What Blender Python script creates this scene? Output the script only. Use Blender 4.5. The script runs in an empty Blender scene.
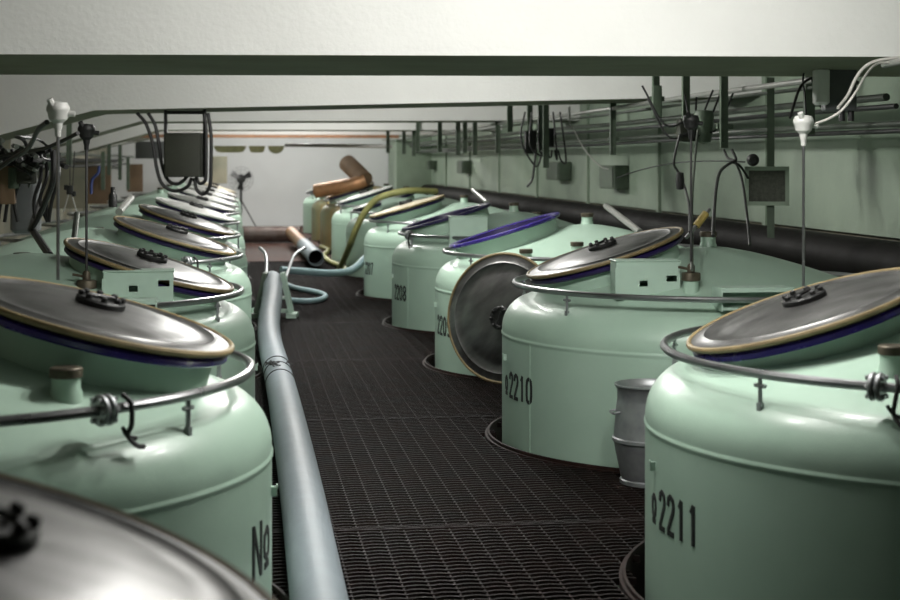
import bpy, math, random
from mathutils import Vector, Matrix
random.seed(7)
SC = bpy.context.scene
COL = SC.collection
PI = math.pi
# ------------------------------------------------------------------ camera
FPX, HOR, TH, CH = 1550.0, 161.0, 0.1379, 1.25
CAM = Vector((0, 0, CH))
FW = Vector((math.sin(TH), math.cos(TH), 0)); RT = Vector((math.cos(TH), -math.sin(TH), 0)); UP = Vector((0, 0, 1))
def P(x, y, d):            # where something seen at (x, y) stands when it is d metres away
    return CAM + d * (FW + RT * ((x - 450) / FPX) + UP * ((HOR - y) / FPX))
def G(x, y, z=0.0):        # ... when it lies at height z
    return P(x, y, (CH - z) * FPX / (y - HOR))
cd = bpy.data.cameras.new('camera'); cam = bpy.data.objects.new('camera', cd); COL.objects.link(cam)
cam.location = CAM; cam.rotation_euler = (PI / 2, 0, -TH)
cd.sensor_width = 36; cd.lens = 36 * FPX / 900; cd.shift_y = (HOR - 300) / 900; cd.clip_start = .05
cd.dof.use_dof = True; cd.dof.focus_distance = 6.6; cd.dof.aperture_fstop = 4.5
SC.camera = cam
SC.view_settings.view_transform = 'Standard'; SC.view_settings.look = 'None'
SC.view_settings.gamma = 1; SC.view_settings.use_curve_mapping = False
SC.view_settings.exposure = 0.0

# ------------------------------------------------------------------ materials
def mat(name, col, rough=.5, metal=0, var=0, vscale=6, col2=None, bump=0, bscale=60, emit=None, estr=0, stretch=None, coat=0):
    m = bpy.data.materials.new(name); m.use_nodes = True
    nt = m.node_tree; b = nt.nodes['Principled BSDF']
    b.inputs['Base Color'].default_value = (*col, 1); b.inputs['Roughness'].default_value = rough
    b.inputs['Metallic'].default_value = metal; b.inputs['Coat Weight'].default_value = coat
    b.inputs['Coat Roughness'].default_value = .15
    tc = nt.nodes.new('ShaderNodeTexCoord'); src = tc.outputs['Object']
    if stretch:
        mp = nt.nodes.new('ShaderNodeMapping'); mp.inputs['Scale'].default_value = stretch
        nt.links.new(src, mp.inputs['Vector']); src = mp.outputs['Vector']
    if var:
        n = nt.nodes.new('ShaderNodeTexNoise'); n.inputs['Scale'].default_value = vscale; n.inputs['Detail'].default_value = 6
        nt.links.new(src, n.inputs['Vector'])
        r = nt.nodes.new('ShaderNodeValToRGB'); r.color_ramp.elements[0].position = .35; r.color_ramp.elements[1].position = .65
        c2 = col2 or tuple(c * (1 - var) for c in col)
        r.color_ramp.elements[0].color = (*c2, 1); r.color_ramp.elements[1].color = (*col, 1)
        nt.links.new(n.outputs['Fac'], r.inputs['Fac']); nt.links.new(r.outputs['Color'], b.inputs['Base Color'])
        mr = nt.nodes.new('ShaderNodeMapRange'); mr.inputs['To Min'].default_value = rough * .85; mr.inputs['To Max'].default_value = min(1, rough * 1.25)
        nt.links.new(n.outputs['Fac'], mr.inputs['Value']); nt.links.new(mr.outputs['Result'], b.inputs['Roughness'])
    if bump:
        n2 = nt.nodes.new('ShaderNodeTexNoise'); n2.inputs['Scale'].default_value = bscale; n2.inputs['Detail'].default_value = 4
        nt.links.new(src, n2.inputs['Vector'])
        bp = nt.nodes.new('ShaderNodeBump'); bp.inputs['Strength'].default_value = bump; bp.inputs['Distance'].default_value = .01
        nt.links.new(n2.outputs['Fac'], bp.inputs['Height']); nt.links.new(bp.outputs['Normal'], b.inputs['Normal'])
    if emit:
        b.inputs['Emission Color'].default_value = (*emit, 1); b.inputs['Emission Strength'].default_value = estr
    return m
M = dict(
 mint=mat('mint_enamel_paint', (.40, .545, .445), .37, 0, .10, 3.5, (.365, .505, .41), .12, 9, coat=.1),
 mint_flat=mat('mint_sheet_paint', (.44, .58, .49), .42, 0, .08, 8),
 stencil=mat('black_stencil_paint', (.012, .014, .013), .6),
 weld=mat('weld_bead_paint', (.42, .56, .465), .4, 0, .1, 30, None, .3, 120),
 steel=mat('dull_stainless', (.18, .178, .176), .36, .8, .35, 5, (.095, .094, .092), .05, 20, stretch=(1, 3, 1)),
 lidpale=mat('pale_lid_metal', (.62, .62, .60), .38, .35, .25, 5, (.45, .45, .43)),
 lidcream=mat('cream_lid', (.56, .50, .38), .45, .1, .2, 6),
 pipe=mat('satin_steel_tube', (.33, .33, .34), .28, .95, .15, 12),
 darksteel=mat('dark_steel', (.07, .07, .07), .45, .8, .3, 20),
 gasket=mat('amber_rubber_gasket', (.25, .19, .09), .5, 0, .25, 14, (.18, .13, .06)),
 purple=mat('violet_enamel', (.035, .018, .20), .25, 0, .25, 14, coat=.4),
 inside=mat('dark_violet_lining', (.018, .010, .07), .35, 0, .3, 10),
 black=mat('black_casting', (.012, .012, .012), .5, 0, .3, 25, None, .3, 60),
 cable=mat('black_cable', (.014, .014, .014), .5),
 greycable=mat('pale_grey_cable', (.40, .39, .36), .5),
 brass=mat('brown_bronze', (.12, .10, .07), .5, .5, .4, 20),
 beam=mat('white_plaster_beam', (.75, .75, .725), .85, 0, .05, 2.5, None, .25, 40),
 soffit=mat('shaded_beam_plaster', (.30, .31, .235), .9, 0, .15, 3, None, .2, 30),  # white beam plaster with underside shade and green bounce put into the colour
 ceil=mat('ceiling_plaster', (.42, .42, .40), .9, 0, .08, 2),
 endwall=mat('white_wall_paint', (.76, .77, .77), .7, 0, .06, 1.2),
 greenwall=mat('pale_green_wall', (.295, .365, .28), .5, 0, .35, 1.3, (.19, .25, .185), .1, 20),
 leftwall=mat('stained_beige_wall', (.32, .29, .21), .7, 0, .5, 1.5, (.15, .16, .12)),
 brownpanel=mat('brown_board', (.20, .13, .075), .7, 0, .4, 3),
 grate=mat('rusty_brown_grating', (.012, .006, .0048), .6, 0, .6, 5, (.005, .0028, .0023), .3, 80),
 rust=mat('red_brown_curb', (.022, .010, .008), .55, 0, .4, 12),
 redfloor=mat('red_brown_far_floor', (.075, .03, .02), .7, 0, .4, 4),
 pit=mat('painted_darkness', (.008, .006, .006), .9),
 wood=mat('orange_timber', (.38, .20, .11), .7, 0, .3, 8),
 copper=mat('copper_brown', (.52, .27, .13), .42, .35, .45, 6, (.26, .15, .08)),
 olive=mat('olive_canvas', (.28, .28, .14), .8, 0, .3, 8),
 hose=mat('blue_grey_rubber_hose', (.27, .315, .35), .5, 0, .15, 7, (.23, .27, .30), .08, 40),
 bluehose=mat('pale_blue_hose', (.26, .37, .40), .45, 0, .15, 8),
 yellowhose=mat('yellow_green_hose', (.36, .36, .13), .5, 0, .2, 9),
 galv=mat('galvanised_steel', (.40, .41, .42), .42, .75, .3, 14, (.27, .28, .29)),
 rustpipe=mat('grey_brown_pipe', (.17, .14, .13), .5, .3, .5, 5, (.10, .07, .06)),
 blackpipe=mat('black_lagged_pipe', (.006, .005, .0045), .6, 0, .3, 6),
 darkbox=mat('olive_black_box', (.035, .038, .026), .55, 0, .2, 6),
 greybox=mat('grey_plastic_box', (.11, .115, .12), .5),
 paleplastic=mat('shaded_white_plastic', (.40, .40, .38), .45),  # white plastic painted greyer, as shaded on the dim left side
 white=mat('white_plastic', (.46, .46, .44), .4),
 mesh=mat('dark_mesh_panel', (.11, .12, .09), .6, 0, .4, 60),
 hanger=mat('green_painted_hanger', (.09, .125, .085), .55, 0, .3, 9),
 conduit=mat('grey_green_conduit', (.10, .115, .095), .45, .3, .3, 6),
 conduitpale=mat('pale_grey_conduit', (.33, .33, .31), .4, .4, .15, 6),
 yellow=mat('yellow_sleeve', (.33, .25, .07), .5),
 blue=mat('blue_rope', (.03, .05, .18), .6),
 ochre=mat('ochre_brown_shell', (.30, .22, .09), .4, .2, .5, 2, (.22, .26, .17), stretch=(6, 6, .6)),
 tube=mat('lamp_tube', (.9, .9, .9), .4, emit=(1, .99, .93), estr=4),
)

for k_, v_ in (('grate', .18), ('rust', .2), ('redfloor', .25), ('soffit', .2), ('blackpipe', .12), ('beam', .2), ('pit', 0)):
    M[k_].node_tree.nodes['Principled BSDF'].inputs['Specular IOR Level'].default_value = v_
# ------------------------------------------------------------------ mesh building
class MB:
    def __init__(s): s.v = []; s.f = []
    def add(s, vs, fs):
        o = len(s.v); s.v += [tuple(v) for v in vs]; s.f += [tuple(i + o for i in f) for f in fs]; return s
    def box(s, c, size, rz=0, m=None):
        x, y, z = (q / 2 for q in size)
        R = m if m else Matrix.Rotation(rz, 3, 'Z')
        vs = [Vector(c) + R @ Vector((a * x, b * y, e * z)) for a in (-1, 1) for b in (-1, 1) for e in (-1, 1)]
        return s.add(vs, [(0, 1, 3, 2), (4, 6, 7, 5), (0, 4, 5, 1), (2, 3, 7, 6), (0, 2, 6, 4), (1, 5, 7, 3)])
    def rbox(s, c, size, r=.01, m=None, k=3):   # box with rounded vertical edges and small top bevel
        x, y, z = (q / 2 for q in size); R = m or Matrix.Identity(3)
        out = []
        for zz, ins in ((-z, r * .5), (-z + r * .5, 0), (z - r * .5, 0), (z, r * .5)):
            ring = []
            for q, (sx, sy) in enumerate(((1, 1), (-1, 1), (-1, -1), (1, -1))):
                for j in range(k + 1):
                    a = q * PI / 2 + j / k * PI / 2; rr = max(r - ins, .0005)
                    ring.append((sx * (x - r) + rr * math.cos(a), sy * (y - r) + rr * math.sin(a), zz))
            out.append(ring)
        n = len(out[0]); vs = [Vector(c) + R @ Vector(p) for rg in out for p in rg]; fs = []
        for i in range(3):
            for j in range(n):
                fs.append((i * n + j, i * n + (j + 1) % n, (i + 1) * n + (j + 1) % n, (i + 1) * n + j))
        fs.append(tuple(range(n - 1, -1, -1))); fs.append(tuple(range(3 * n, 4 * n)))
        return s.add(vs, fs)
    def lathe(s, prof, c=(0, 0, 0), m=None, n=32, a0=0, a1=2 * PI, closed=True):
        R = m or Matrix.Identity(3); full = abs(a1 - a0 - 2 * PI) < 1e-6
        k = n if full else n + 1; vs = []; fs = []
        for r, z in prof:
            for j in range(k):
                a = a0 + (a1 - a0) * j / n
                vs.append(Vector(c) + R @ Vector((r * math.cos(a), r * math.sin(a), z)))
        for i in range(len(prof) - 1):
            for j in range(n):
                j2 = (j + 1) % k
                fs.append((i * k + j, i * k + j2, (i + 1) * k + j2, (i + 1) * k + j))
        return s.add(vs, fs)
    def tube(s, pts, r, n=10, closed=False, smooth=0, caps=True):
        pts = [Vector(p) for p in pts]
        if smooth: pts = spline(pts, smooth, closed)
        N = len(pts); rs = r if isinstance(r, (list, tuple)) else [r] * N
        if len(rs) != N: rs = [rs[min(len(rs) - 1, int(i * len(rs) / N))] for i in range(N)]
        vs = []; fs = []
        nrm = None
        for i in range(N):
            if closed: t = pts[(i + 1) % N] - pts[i - 1]
            else: t = pts[min(i + 1, N - 1)] - pts[max(i - 1, 0)]
            if t.length < 1e-9: t = Vector((0, 0, 1))
            t.normalize()
            if nrm is None: nrm = t.orthogonal().normalized()
            nrm = nrm - t * nrm.dot(t)
            if nrm.length < 1e-6: nrm = t.orthogonal()
            nrm.normalize(); b = t.cross(nrm)
            for j in range(n):
                a = 2 * PI * j / n; vs.append(pts[i] + (nrm * math.cos(a) + b * math.sin(a)) * rs[i])
        for i in range(N if closed else N - 1):
            i2 = (i + 1) % N
            for j in range(n):
                fs.append((i * n + j, i * n + (j + 1) % n, i2 * n + (j + 1) % n, i2 * n + j))
        if caps and not closed:
            fs.append(tuple(range(n - 1, -1, -1))); fs.append(tuple(range((N - 1) * n, N * n)))
        return s.add(vs, fs)
    def prism(s, poly, y0, y1):    # poly of (x, z), extruded along y
        n = len(poly); vs = [(x, y0, z) for x, z in poly] + [(x, y1, z) for x, z in poly]
        fs = [tuple(range(n)), tuple(range(2 * n - 1, n - 1, -1))] + [(i, (i + 1) % n, n + (i + 1) % n, n + i)[::-1] for i in range(n)]
        return s.add(vs, fs)
    def build(s, name, m, parent=None, loc=None, smooth=True, ang=35):
        me = bpy.data.meshes.new(name); me.from_pydata(s.v, [], s.f); me.update()
        mats = m if isinstance(m, list) else [m]
        for q in mats: me.materials.append(M[q] if isinstance(q, str) else q)
        if smooth:
            for p in me.polygons: p.use_smooth = True
            me.set_sharp_from_angle(angle=math.radians(ang))
        o = bpy.data.objects.new(name, me); COL.objects.link(o)
        if parent: o.parent = parent
        if loc: o.location = loc
        return o
def spline(p, k, closed=False):
    out = []; n = len(p)
    for i in range(n if closed else n - 1):
        a = p[i - 1] if (i or closed) else p[0] * 2 - p[1]
        b, c = p[i], p[(i + 1) % n]
        d = p[(i + 2) % n] if (closed or i + 2 < n) else p[-1] * 2 - p[-2]
        for j in range(k):
            t = j / k
            out.append(.5 * ((2 * b) + (c - a) * t + (2 * a - 5 * b + 4 * c - d) * t * t + (3 * b - a - 3 * c + d) * t ** 3))
    if not closed: out.append(p[-1])
    return out
def empty(name, loc=(0, 0, 0), rz=0):
    o = bpy.data.objects.new(name, None); COL.objects.link(o); o.location = loc; o.rotation_euler = (0, 0, rz)
    o.empty_display_size = .1; return o
def tag(o, label, cat, group=None):
    o['label'] = label; o['category'] = cat
    if group: o['group'] = group
    return o
def struct(o): o['kind'] = 'structure'; return o
def lookm(direction, up=(0, 0, 1)):     # matrix whose +Z is 'direction'
    z = Vector(direction).normalized(); x = Vector(up).cross(z)
    if x.length < 1e-5: x = Vector((1, 0, 0))
    x.normalize(); y = z.cross(x)
    return Matrix((x, y, z)).transposed()
ORD = 'first second third fourth fifth sixth seventh eighth ninth tenth'.split()

# ------------------------------------------------------------------ tank positions
R = .945
def from_edge(tx, d, side):      # circle of radius R whose outline toward the aisle is seen at column tx, d metres away
    p = P(tx, HOR, d); ray = Vector((p.x, p.y, 0)).normalized(); perp = Vector((ray.y, -ray.x, 0))
    return Vector((p.x, p.y, 0)) + perp * R * side
RIGHT = [from_edge(x, d, 1) for x, d in ((645, 4.70), (502, 7.14), (435, 9.62), (392, 12.0), (364, 14.6), (346, 17.1), (331.5, 19.6), (320, 22.1), (311.5, 24.6), (303, 27.1))]
LEFT = [from_edge(x, d, -1) for x, d in ((272, 4.19), (255, 6.70), (251.5, 9.2), (247.3, 11.65), (245, 14.1), (243.6, 16.6), (242.6, 19.1), (242, 21.6), (241.5, 24.1), (241, 26.6))]
LEFT0 = Vector((LEFT[0].x - .0, LEFT[0].y - 2.45, 0))
WXR, WXL, YE = 3.65, -2.35, 30.0
CEIL = 2.1

# ------------------------------------------------------------------ setting
def build_setting():
    b = MB(); b.box(((WXL + WXR) / 2, 14.5, -1.45), (WXR - WXL + .4, 33, .1)); struct(b.build('floor', 'pit', smooth=False))  # near-black slab, its colour painting the darkness under the grating
    # the walkway grating
    b = MB(); holes = [(c.x, c.y, R + .065) for c in RIGHT + LEFT + [LEFT0]]
    def inside(x, y):
        return any((x - hx) ** 2 + (y - hy) ** 2 < hr * hr for hx, hy, hr in holes)
    x = WXL; step = .078
    X0 = .1; Y0, Y1 = 1.0, YE
    nx0 = int((WXL - X0) / step); nx1 = int((WXR - X0) / step)
    joints = [5.25 + 2.24 * i for i in range(-1, 11)]
    h = .028
    for i in range(nx0, nx1 + 1):
        xx = X0 + i * step; cuts = []
        for hx, hy, hr in holes:
            if abs(xx - hx) < hr:
                q = math.sqrt(hr * hr - (xx - hx) ** 2); cuts.append((hy - q, hy + q))
        cuts.sort(); s = Y0
        for a, c in cuts + [(Y1, Y1)]:
            if a > s + .01: b.box((xx, (s + a) / 2, -h / 2 - .003), (.005, a - s, h))
            s = max(s, c)
    # scalloped cross bars
    y = Y0; k = 0
    def strip(pts, w, top, bot):
        vs = []; fs = []
        for (px, py) in pts: vs += [(px, py - w / 2, top), (px, py + w / 2, top), (px, py + w / 2, bot), (px, py - w / 2, bot)]
        for i in range(len(pts) - 1):
            o = i * 4
            for j in range(4): fs.append((o + j, o + (j + 1) % 4, o + 4 + (j + 1) % 4, o + 4 + j))
        b.add(vs, fs)
    while y < Y1:
        near = y < 13; seg = 4 if near else 1
        lo, hi = (nx0, nx1) if y < 14 else (int((-.3 - X0) / step) - 4, int((1.7 - X0) / step) + 3)
        pts = []
        for i in range(lo, hi):
            xa = X0 + i * step
            if inside(xa + step / 2, y):
                if len(pts) > 1: strip(pts, .008, .0, -.022)
                pts = []; continue
            if not pts: pts = [(xa, y)]
            for j in range(1, seg + 1):
                t = j / seg; pts.append((xa + step * t, y + (.012 * math.sin(PI * t) if near else 0)))
        if len(pts) > 1: strip(pts, .008, .0, -.022)
        y += .042 if near else .06
    for jy in joints:
        for off in (-.012, .012):
            pts = []
            for i in range(nx0 * 1, nx1 + 1):
                xa = X0 + i * step
                if inside(xa, jy + off):
                    if len(pts) > 1: strip(pts, .008, .002, -.03)
                    pts = []
                else: pts.append((xa, jy + off))
            if len(pts) > 1: strip(pts, .008, .002, -.03)
    g = b.build('floor', 'grate', smooth=False); struct(g)
    n = 1
    for hx, hy, hr in holes:
        b = MB(); b.lathe([(hr + .004, -.30), (hr - .006, -.30), (hr - .006, .014), (hr + .003, .014), (hr + .004, .001), (hr + .014, .001), (hr + .014, -.03)], (hx, hy, 0), n=72)  # skirt below the rim added to shade the gap round the tank
        struct(b.build('trim_%d' % n, 'rust')); n += 1
    # walls
    b = MB(); b.box((WXR + .1, 14.5, .35), (.2, 32, 3.5)); struct(b.build('wall_right', 'leftwall', smooth=False))
    b = MB(); b.box((WXL - .1, 14.5, .35), (.2, 32, 3.5)); struct(b.build('wall_left', 'leftwall', smooth=False))
    b = MB(); b.box(((WXL + WXR) / 2, YE + .1, .35), (WXR - WXL + .4, .2, 3.5)); struct(b.build('wall_back', 'endwall', smooth=False))
    b = MB(); b.box(((WXL + WXR) / 2, -1.6, .35), (WXR - WXL + .4, .2, 3.5)); struct(b.build('wall_front', 'darkbox', smooth=False))
    b = MB(); b.box(((WXL + WXR) / 2, 14.5, CEIL + .1), (WXR - WXL + .4, 33, .2)); struct(b.build('ceiling', 'ceil', smooth=False))
    # green boarding on the right wall with its battens
    zb = CH - .425
    y = .5; k = 0
    b = MB(); b.box((WXR - .03, 14.5, (zb + CEIL) / 2), (.03, 31, CEIL - zb)); struct(b.build('wall_right', 'greenwall', smooth=False))
    t = 1
    for yy in (7.55, 10.2, 12.9, 15.6, 18.3, 21.0, 23.7, 26.4):
        b = MB(); b.box((WXR - .055, yy, (zb + CEIL) / 2 - .03), (.03, .07, CEIL - zb + .02)); struct(b.build('trim_%d' % (n + t), 'greenwall', smooth=False)); t += 1
    # beams: (bottom front edge at two columns -> heights), soffit colour holds its shade
    def beam(yl, yr, hl, hr_, w, haunch, mt='beam', depth=None, xr=WXR):
        # yl, yr: distance of the front face at the left and right end ; hl, hr_: soffit heights above the floor there
        x0, x1 = WXL, xr
        xs = [x0, -1.0, x1]
        def lerp(x): t = (x - x0) / (WXR - x0); return yl + (yr - yl) * t, hl + (hr_ - hl) * t
        top = CEIL + .02
        vs = []
        for x in xs:
            yy, hh = lerp(x)
            if x == x0: hh -= haunch * (-1.0 - x0)
            vs += [(x, yy, top), (x, yy, hh), (x, yy + w, hh), (x, yy + w, top)]
        fs = []
        for i in range(2):
            o = i * 4
            fs += [(o, o + 1, o + 5, o + 4), (o + 1, o + 2, o + 6, o + 5), (o + 2, o + 3, o + 7, o + 6)]
        fs += [(3, 2, 1, 0), (8, 9, 10, 11)]
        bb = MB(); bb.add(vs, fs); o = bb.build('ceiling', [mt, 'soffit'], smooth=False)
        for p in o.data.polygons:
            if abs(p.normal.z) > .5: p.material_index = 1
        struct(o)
        return o
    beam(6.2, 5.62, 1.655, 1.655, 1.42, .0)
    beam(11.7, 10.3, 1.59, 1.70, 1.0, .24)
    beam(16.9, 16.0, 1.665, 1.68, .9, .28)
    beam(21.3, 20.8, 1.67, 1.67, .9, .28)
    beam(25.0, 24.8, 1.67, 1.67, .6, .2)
    bb = MB(); bb.box(((WXL + 2.9) / 2, 24.75, 1.642), (2.9 - WXL - .6, .12, .05)); tag(bb.build('timber_batten', 'wood', smooth=False), 'orange brown timber batten running across under the far ceiling beams', 'batten')
build_setting()
b = MB(); b.box((3.3, 29.2, .35), (.70, 1.5, 3.48)); struct(b.build('wall_right', 'greenwall', smooth=False))
b = MB(); b.box((.66, 24.6, -.01), (1.2, 10.4, .03)); struct(b.build('floor', 'redfloor', smooth=False))

# ------------------------------------------------------------------ tanks
SZ = .465
PROF = [(R, -1.35), (R, SZ - .014), (R, SZ - .010), (R + .0035, SZ - .003), (R + .0035, SZ + .004), (R, SZ + .008)]
PROF += [(R, SZ + .012)]
PROF += [(R - .15 + .15 * math.cos(q), SZ + .02 + .15 * math.sin(q)) for q in [math.radians(5 * k) for k in range(0, 15)]]
PROF += [(.76, .660), (.68, .690), (.6, .718), (.5, .751), (.4, .782), (.3, .810), (.2, .834), (.1, .852), (.04, .858), (0, .859)]
def dome(r):
    for (r1, z1), (r0, z0) in zip(PROF[8:], PROF[9:]):
        if r0 <= r <= r1: return z0 + (z1 - z0) * (r - r0) / (r1 - r0)
    return PROF[-1][1] if r < .1 else .45
TANKMESH = None
CH_ = {   # stencil strokes on a 1 x 2 grid
 '2': [[(.02, 1.55), (.1, 1.85), (.42, 2)], [(.58, 2), (.9, 1.85), (1, 1.5), (.9, 1.2), (.5, .7)], [(.42, .58), (.05, .12)], [(0, 0), (.95, 0)]],
 '1': [[(.3, 1.7), (.55, 2)], [(.55, 2), (.55, 0)]],
 '0': [[(.42, 2), (.1, 1.8), (0, 1.4), (0, .6), (.1, .2), (.42, 0)], [(.58, 0), (.9, .2), (1, .6), (1, 1.4), (.9, 1.8), (.58, 2)]],
 '9': [[(.42, .95), (.1, 1.1), (0, 1.5), (.15, 1.9), (.42, 2)], [(.58, 2), (.9, 1.85), (1, 1.4), (1, .6), (.85, .15), (.58, 0)], [(.42, 0), (.1, .15)]],
 '8': [[(.42, 2), (.08, 1.85), (.05, 1.4), (.42, 1.05)], [(.58, 2), (.92, 1.85), (.95, 1.4), (.58, 1.05)], [(.42, .98), (0, .7), (0, .25), (.42, 0)], [(.58, .98), (1, .7), (1, .25), (.58, 0)]],
 '7': [[(0, 2), (.95, 2)], [(.95, 1.9), (.6, 1.1)], [(.55, .95), (.3, 0)]],
 '6': [[(.9, 1.8), (.5, 2), (.1, 1.6), (0, .6), (.15, .15), (.45, 0)], [(.58, 0), (.95, .2), (1, .7), (.75, 1), (.3, 1)]],
 '5': [[(.9, 2), (.1, 2), (.05, 1.15)], [(.1, 1.15), (.6, 1.2), (1, .8), (.9, .2), (.5, 0), (.05, .2)]],
 '4': [[(.7, 0), (.7, 2)], [(.6, 1.9), (0, .6), (1, .6)]],
 'N': [[(0, 0), (0, 2)], [(.08, 1.9), (.92, .1)], [(1, 0), (1, 2)]],
 'o': [[(.42, 1.5), (.08, 1.3), (.02, .9), (.12, .55), (.42, .4)], [(.58, .4), (.88, .55), (.98, .9), (.92, 1.3), (.58, 1.5)], [(.15, .1), (.85, .1)]],
}
def last_at(c, x, n=4, pitch=.065): return az_at_col(c, x) - (n - 1) / 2 * pitch / R
def marking(txt, a_mid, parent, zc=.258, hgt=.102, w=.039, pitch=.065, sw=.0155):
    b = MB(); n = len(txt); rr = R + .002
    # text reads left to right for someone outside: azimuth increases to the right
    for i, ch in enumerate(txt):
        if ch not in CH_: continue
        s0 = (i - (n - 1) / 2) * pitch - w / 2
        for st in CH_[ch]:
            pts = [(s0 + u * w, zc - hgt / 2 + v / 2 * hgt) for u, v in st]
            for (u0, v0), (u1, v1) in zip(pts, pts[1:]):
                du, dv = u1 - u0, v1 - v0; L = math.hypot(du, dv) or 1
                nx, ny = -dv / L * sw / 2, du / L * sw / 2
                ex, ey = du / L * sw * .25, dv / L * sw * .25
                q = [(u0 + nx - ex, v0 + ny - ey), (u0 - nx - ex, v0 - ny - ey), (u1 - nx + ex, v1 - ny + ey), (u1 + nx + ex, v1 + ny + ey)]
                vs = []
                for r_ in (rr, rr - .004):
                    for (u, v) in q:
                        a = a_mid + u / R; vs.append((r_ * math.cos(a), r_ * math.sin(a), v))
                b.add(vs, [(0, 1, 2, 3), (4, 7, 6, 5), (0, 4, 5, 1), (1, 5, 6, 2), (2, 6, 7, 3), (3, 7, 4, 0)])
    return b.build('number_marking', 'stencil', parent, smooth=False)
def col_of(p):
    q = Vector(p) - CAM; return 450 + FPX * q.dot(RT) / q.dot(FW)
def az_at_col(c, x):            # azimuth on the tank's near side whose surface is seen at column x
    best = None
    for i in range(2880):
        a = -PI * 1.1 + i * 1.2 * PI / 2880; p = Vector((c.x + R * math.cos(a), c.y + R * math.sin(a), .3))
        n = Vector((math.cos(a), math.sin(a), 0))
        if n.dot(CAM - p) < 0: continue
        e = abs(col_of(p) - x)
        if best is None or e < best[0]: best = (e, a)
    return best[1] if best else -PI / 2
MESHC = {}
def shared(name, key, fn, m, parent, loc=None, rot=None, **kw):
    if key not in MESHC:
        b = MB(); fn(b); o = b.build(name, m, parent, **kw); MESHC[key] = o.data
    else:
        o = bpy.data.objects.new(name, MESHC[key]); COL.objects.link(o); o.parent = parent
    if loc is not None: o.location = loc
    if rot is not None: o.rotation_euler = rot
    return o
def tilt_euler(az, tilt):       # +Z leans towards azimuth az by tilt
    n = Vector((math.sin(tilt) * math.cos(az), math.sin(tilt) * math.sin(az), math.cos(tilt)))
    return Vector((0, 0, 1)).rotation_difference(n).to_euler()
LR = .360
def tank(c, side, name_lbl, ring=True, lip='inside', covers=(), marks=None, mark_az=None, lid_off=(.50, -.14), tilt=17, zc=.85, necks=(), box=None, coup=(), ringz=.692, group=None, shell='mint', post_az=None, seam_az=None, tab_az=None, hole=True):
    t = empty('fermentation_tank', (c.x, c.y, 0)); tag(t, name_lbl, 'tank', group)
    shared('tank_shell', 'shell' + shell, lambda b: b.lathe(PROF, n=96), shell, t, ang=60)
    # manhole collar, tilted with the dome, and its violet enamelled lip
    lx, ly = -side * lid_off[0], lid_off[1]; az = math.atan2(ly, lx); tl = math.radians(tilt)
    eu = tilt_euler(az, tl); ctr = Vector((lx, ly, zc))
    nrm = Vector((0, 0, 1)); nrm.rotate(eu)
    shared('manhole_collar', 'collar', lambda b: b.lathe([(.325, -.20), (.325, -.028), (.338, -.022)], n=64), 'mint', t, ctr - nrm * .010, eu)
    shared('collar_lip', 'lip' + lip, lambda b: b.lathe([(.315, -.03), (.315, -.006), (.325, .0), (.352, .0), (.359, -.006), (.359, -.018), (.352, -.024), (.33, -.024)], n=64), lip, t, ctr - nrm * .010, eu)
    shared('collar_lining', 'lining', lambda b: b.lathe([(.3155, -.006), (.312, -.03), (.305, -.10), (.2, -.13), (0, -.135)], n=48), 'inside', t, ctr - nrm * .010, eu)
    # water ring pipe round the shoulder
    RR = .888
    if ring: shared('ring_pipe', 'ring', lambda b: b.tube([(RR * math.cos(2 * PI * i / 96), RR * math.sin(2 * PI * i / 96), 0) for i in range(96)], .0125, 10, closed=True), 'pipe', t, (0, 0, ringz))
    for k in range(6 if ring else 0):
        a = (post_az or 0) + k * PI / 3
        def clip(b):
            b.tube([(RR, 0, .0), (RR, 0, -.05), (RR - .002, 0, -.115)], .0065, 6)
            b.box((RR, 0, -.088), (.014, .014, .026)); b.tube([(RR, .018, -.03), (RR, -.018, -.03)], .006, 6)
        shared('ring_clip', 'clip', clip, 'galv', t, (0, 0, ringz), (0, 0, a))
    for a in coup:
        def cp(b):
            m = Matrix.Rotation(PI / 2, 3, 'X')
            for yy in (-.014, .004):
                b.lathe([(.012, 0), (.033, .0), (.036, .004), (.036, .010), (.033, .014), (.012, .014)], (RR, yy + .014, 0), m, 20)
            for q in range(6):
                aa = q * PI / 3; b.tube([(RR + .027 * math.cos(aa), -.022, .027 * math.sin(aa)), (RR + .027 * math.cos(aa), .026, .027 * math.sin(aa))], .006, 6)
        o = shared('pipe_coupling', 'coup', cp, 'galv', t, (0, 0, ringz), (0, 0, a))
        def hook(b):
            b.tube([(RR, .05, .03), (RR + .02, .06, .01), (RR + .03, .055, -.035), (RR + .022, .05, -.06), (RR + .03, .07, -.085), (RR + .03, .09, -.09)], .006, 6, smooth=4)
            b.tube([(RR + .025, .035, -.04), (RR + .02, .05, -.062), (RR + .02, .075, -.07)], .005, 6, smooth=3)
        shared('hook', 'hook', hook, 'darksteel', o)
    # short nozzles
    for (nx, ny, kind) in necks:
        r = math.hypot(nx, ny); z0 = dome(r)
        def nk(b): b.lathe([(.044, -.03), (.038, .008), (.034, .02), (.034, .045)], n=24)
        o = shared('nozzle', 'neck', nk, 'mint', t, (nx, ny, z0))
        shared('nozzle_cap', 'ncap', lambda b: b.lathe([(.0, .068), (.036, .068), (.039, .065), (.039, .045), (.034, .043)], n=24), 'brass', o)
    if seam_az is not None:
        shared('weld_line', 'vweld', lambda b: b.tube([(R + .0005, 0, .46), (R + .0005, 0, -.2)], .002, 6), 'mint', t, (0, 0, 0), (0, 0, seam_az))
    if tab_az is not None:
        def tb(b):
            b.box((R + .007, 0, .37), (.016, .008, .026)); b.box((R + .015, 0, .382), (.004, .014, .012))
        shared('bracket_tab', 'tab', tb, 'mint_flat', t, (0, 0, 0), (0, 0, tab_az))
    if marks: marking(marks, mark_az, t)
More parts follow.
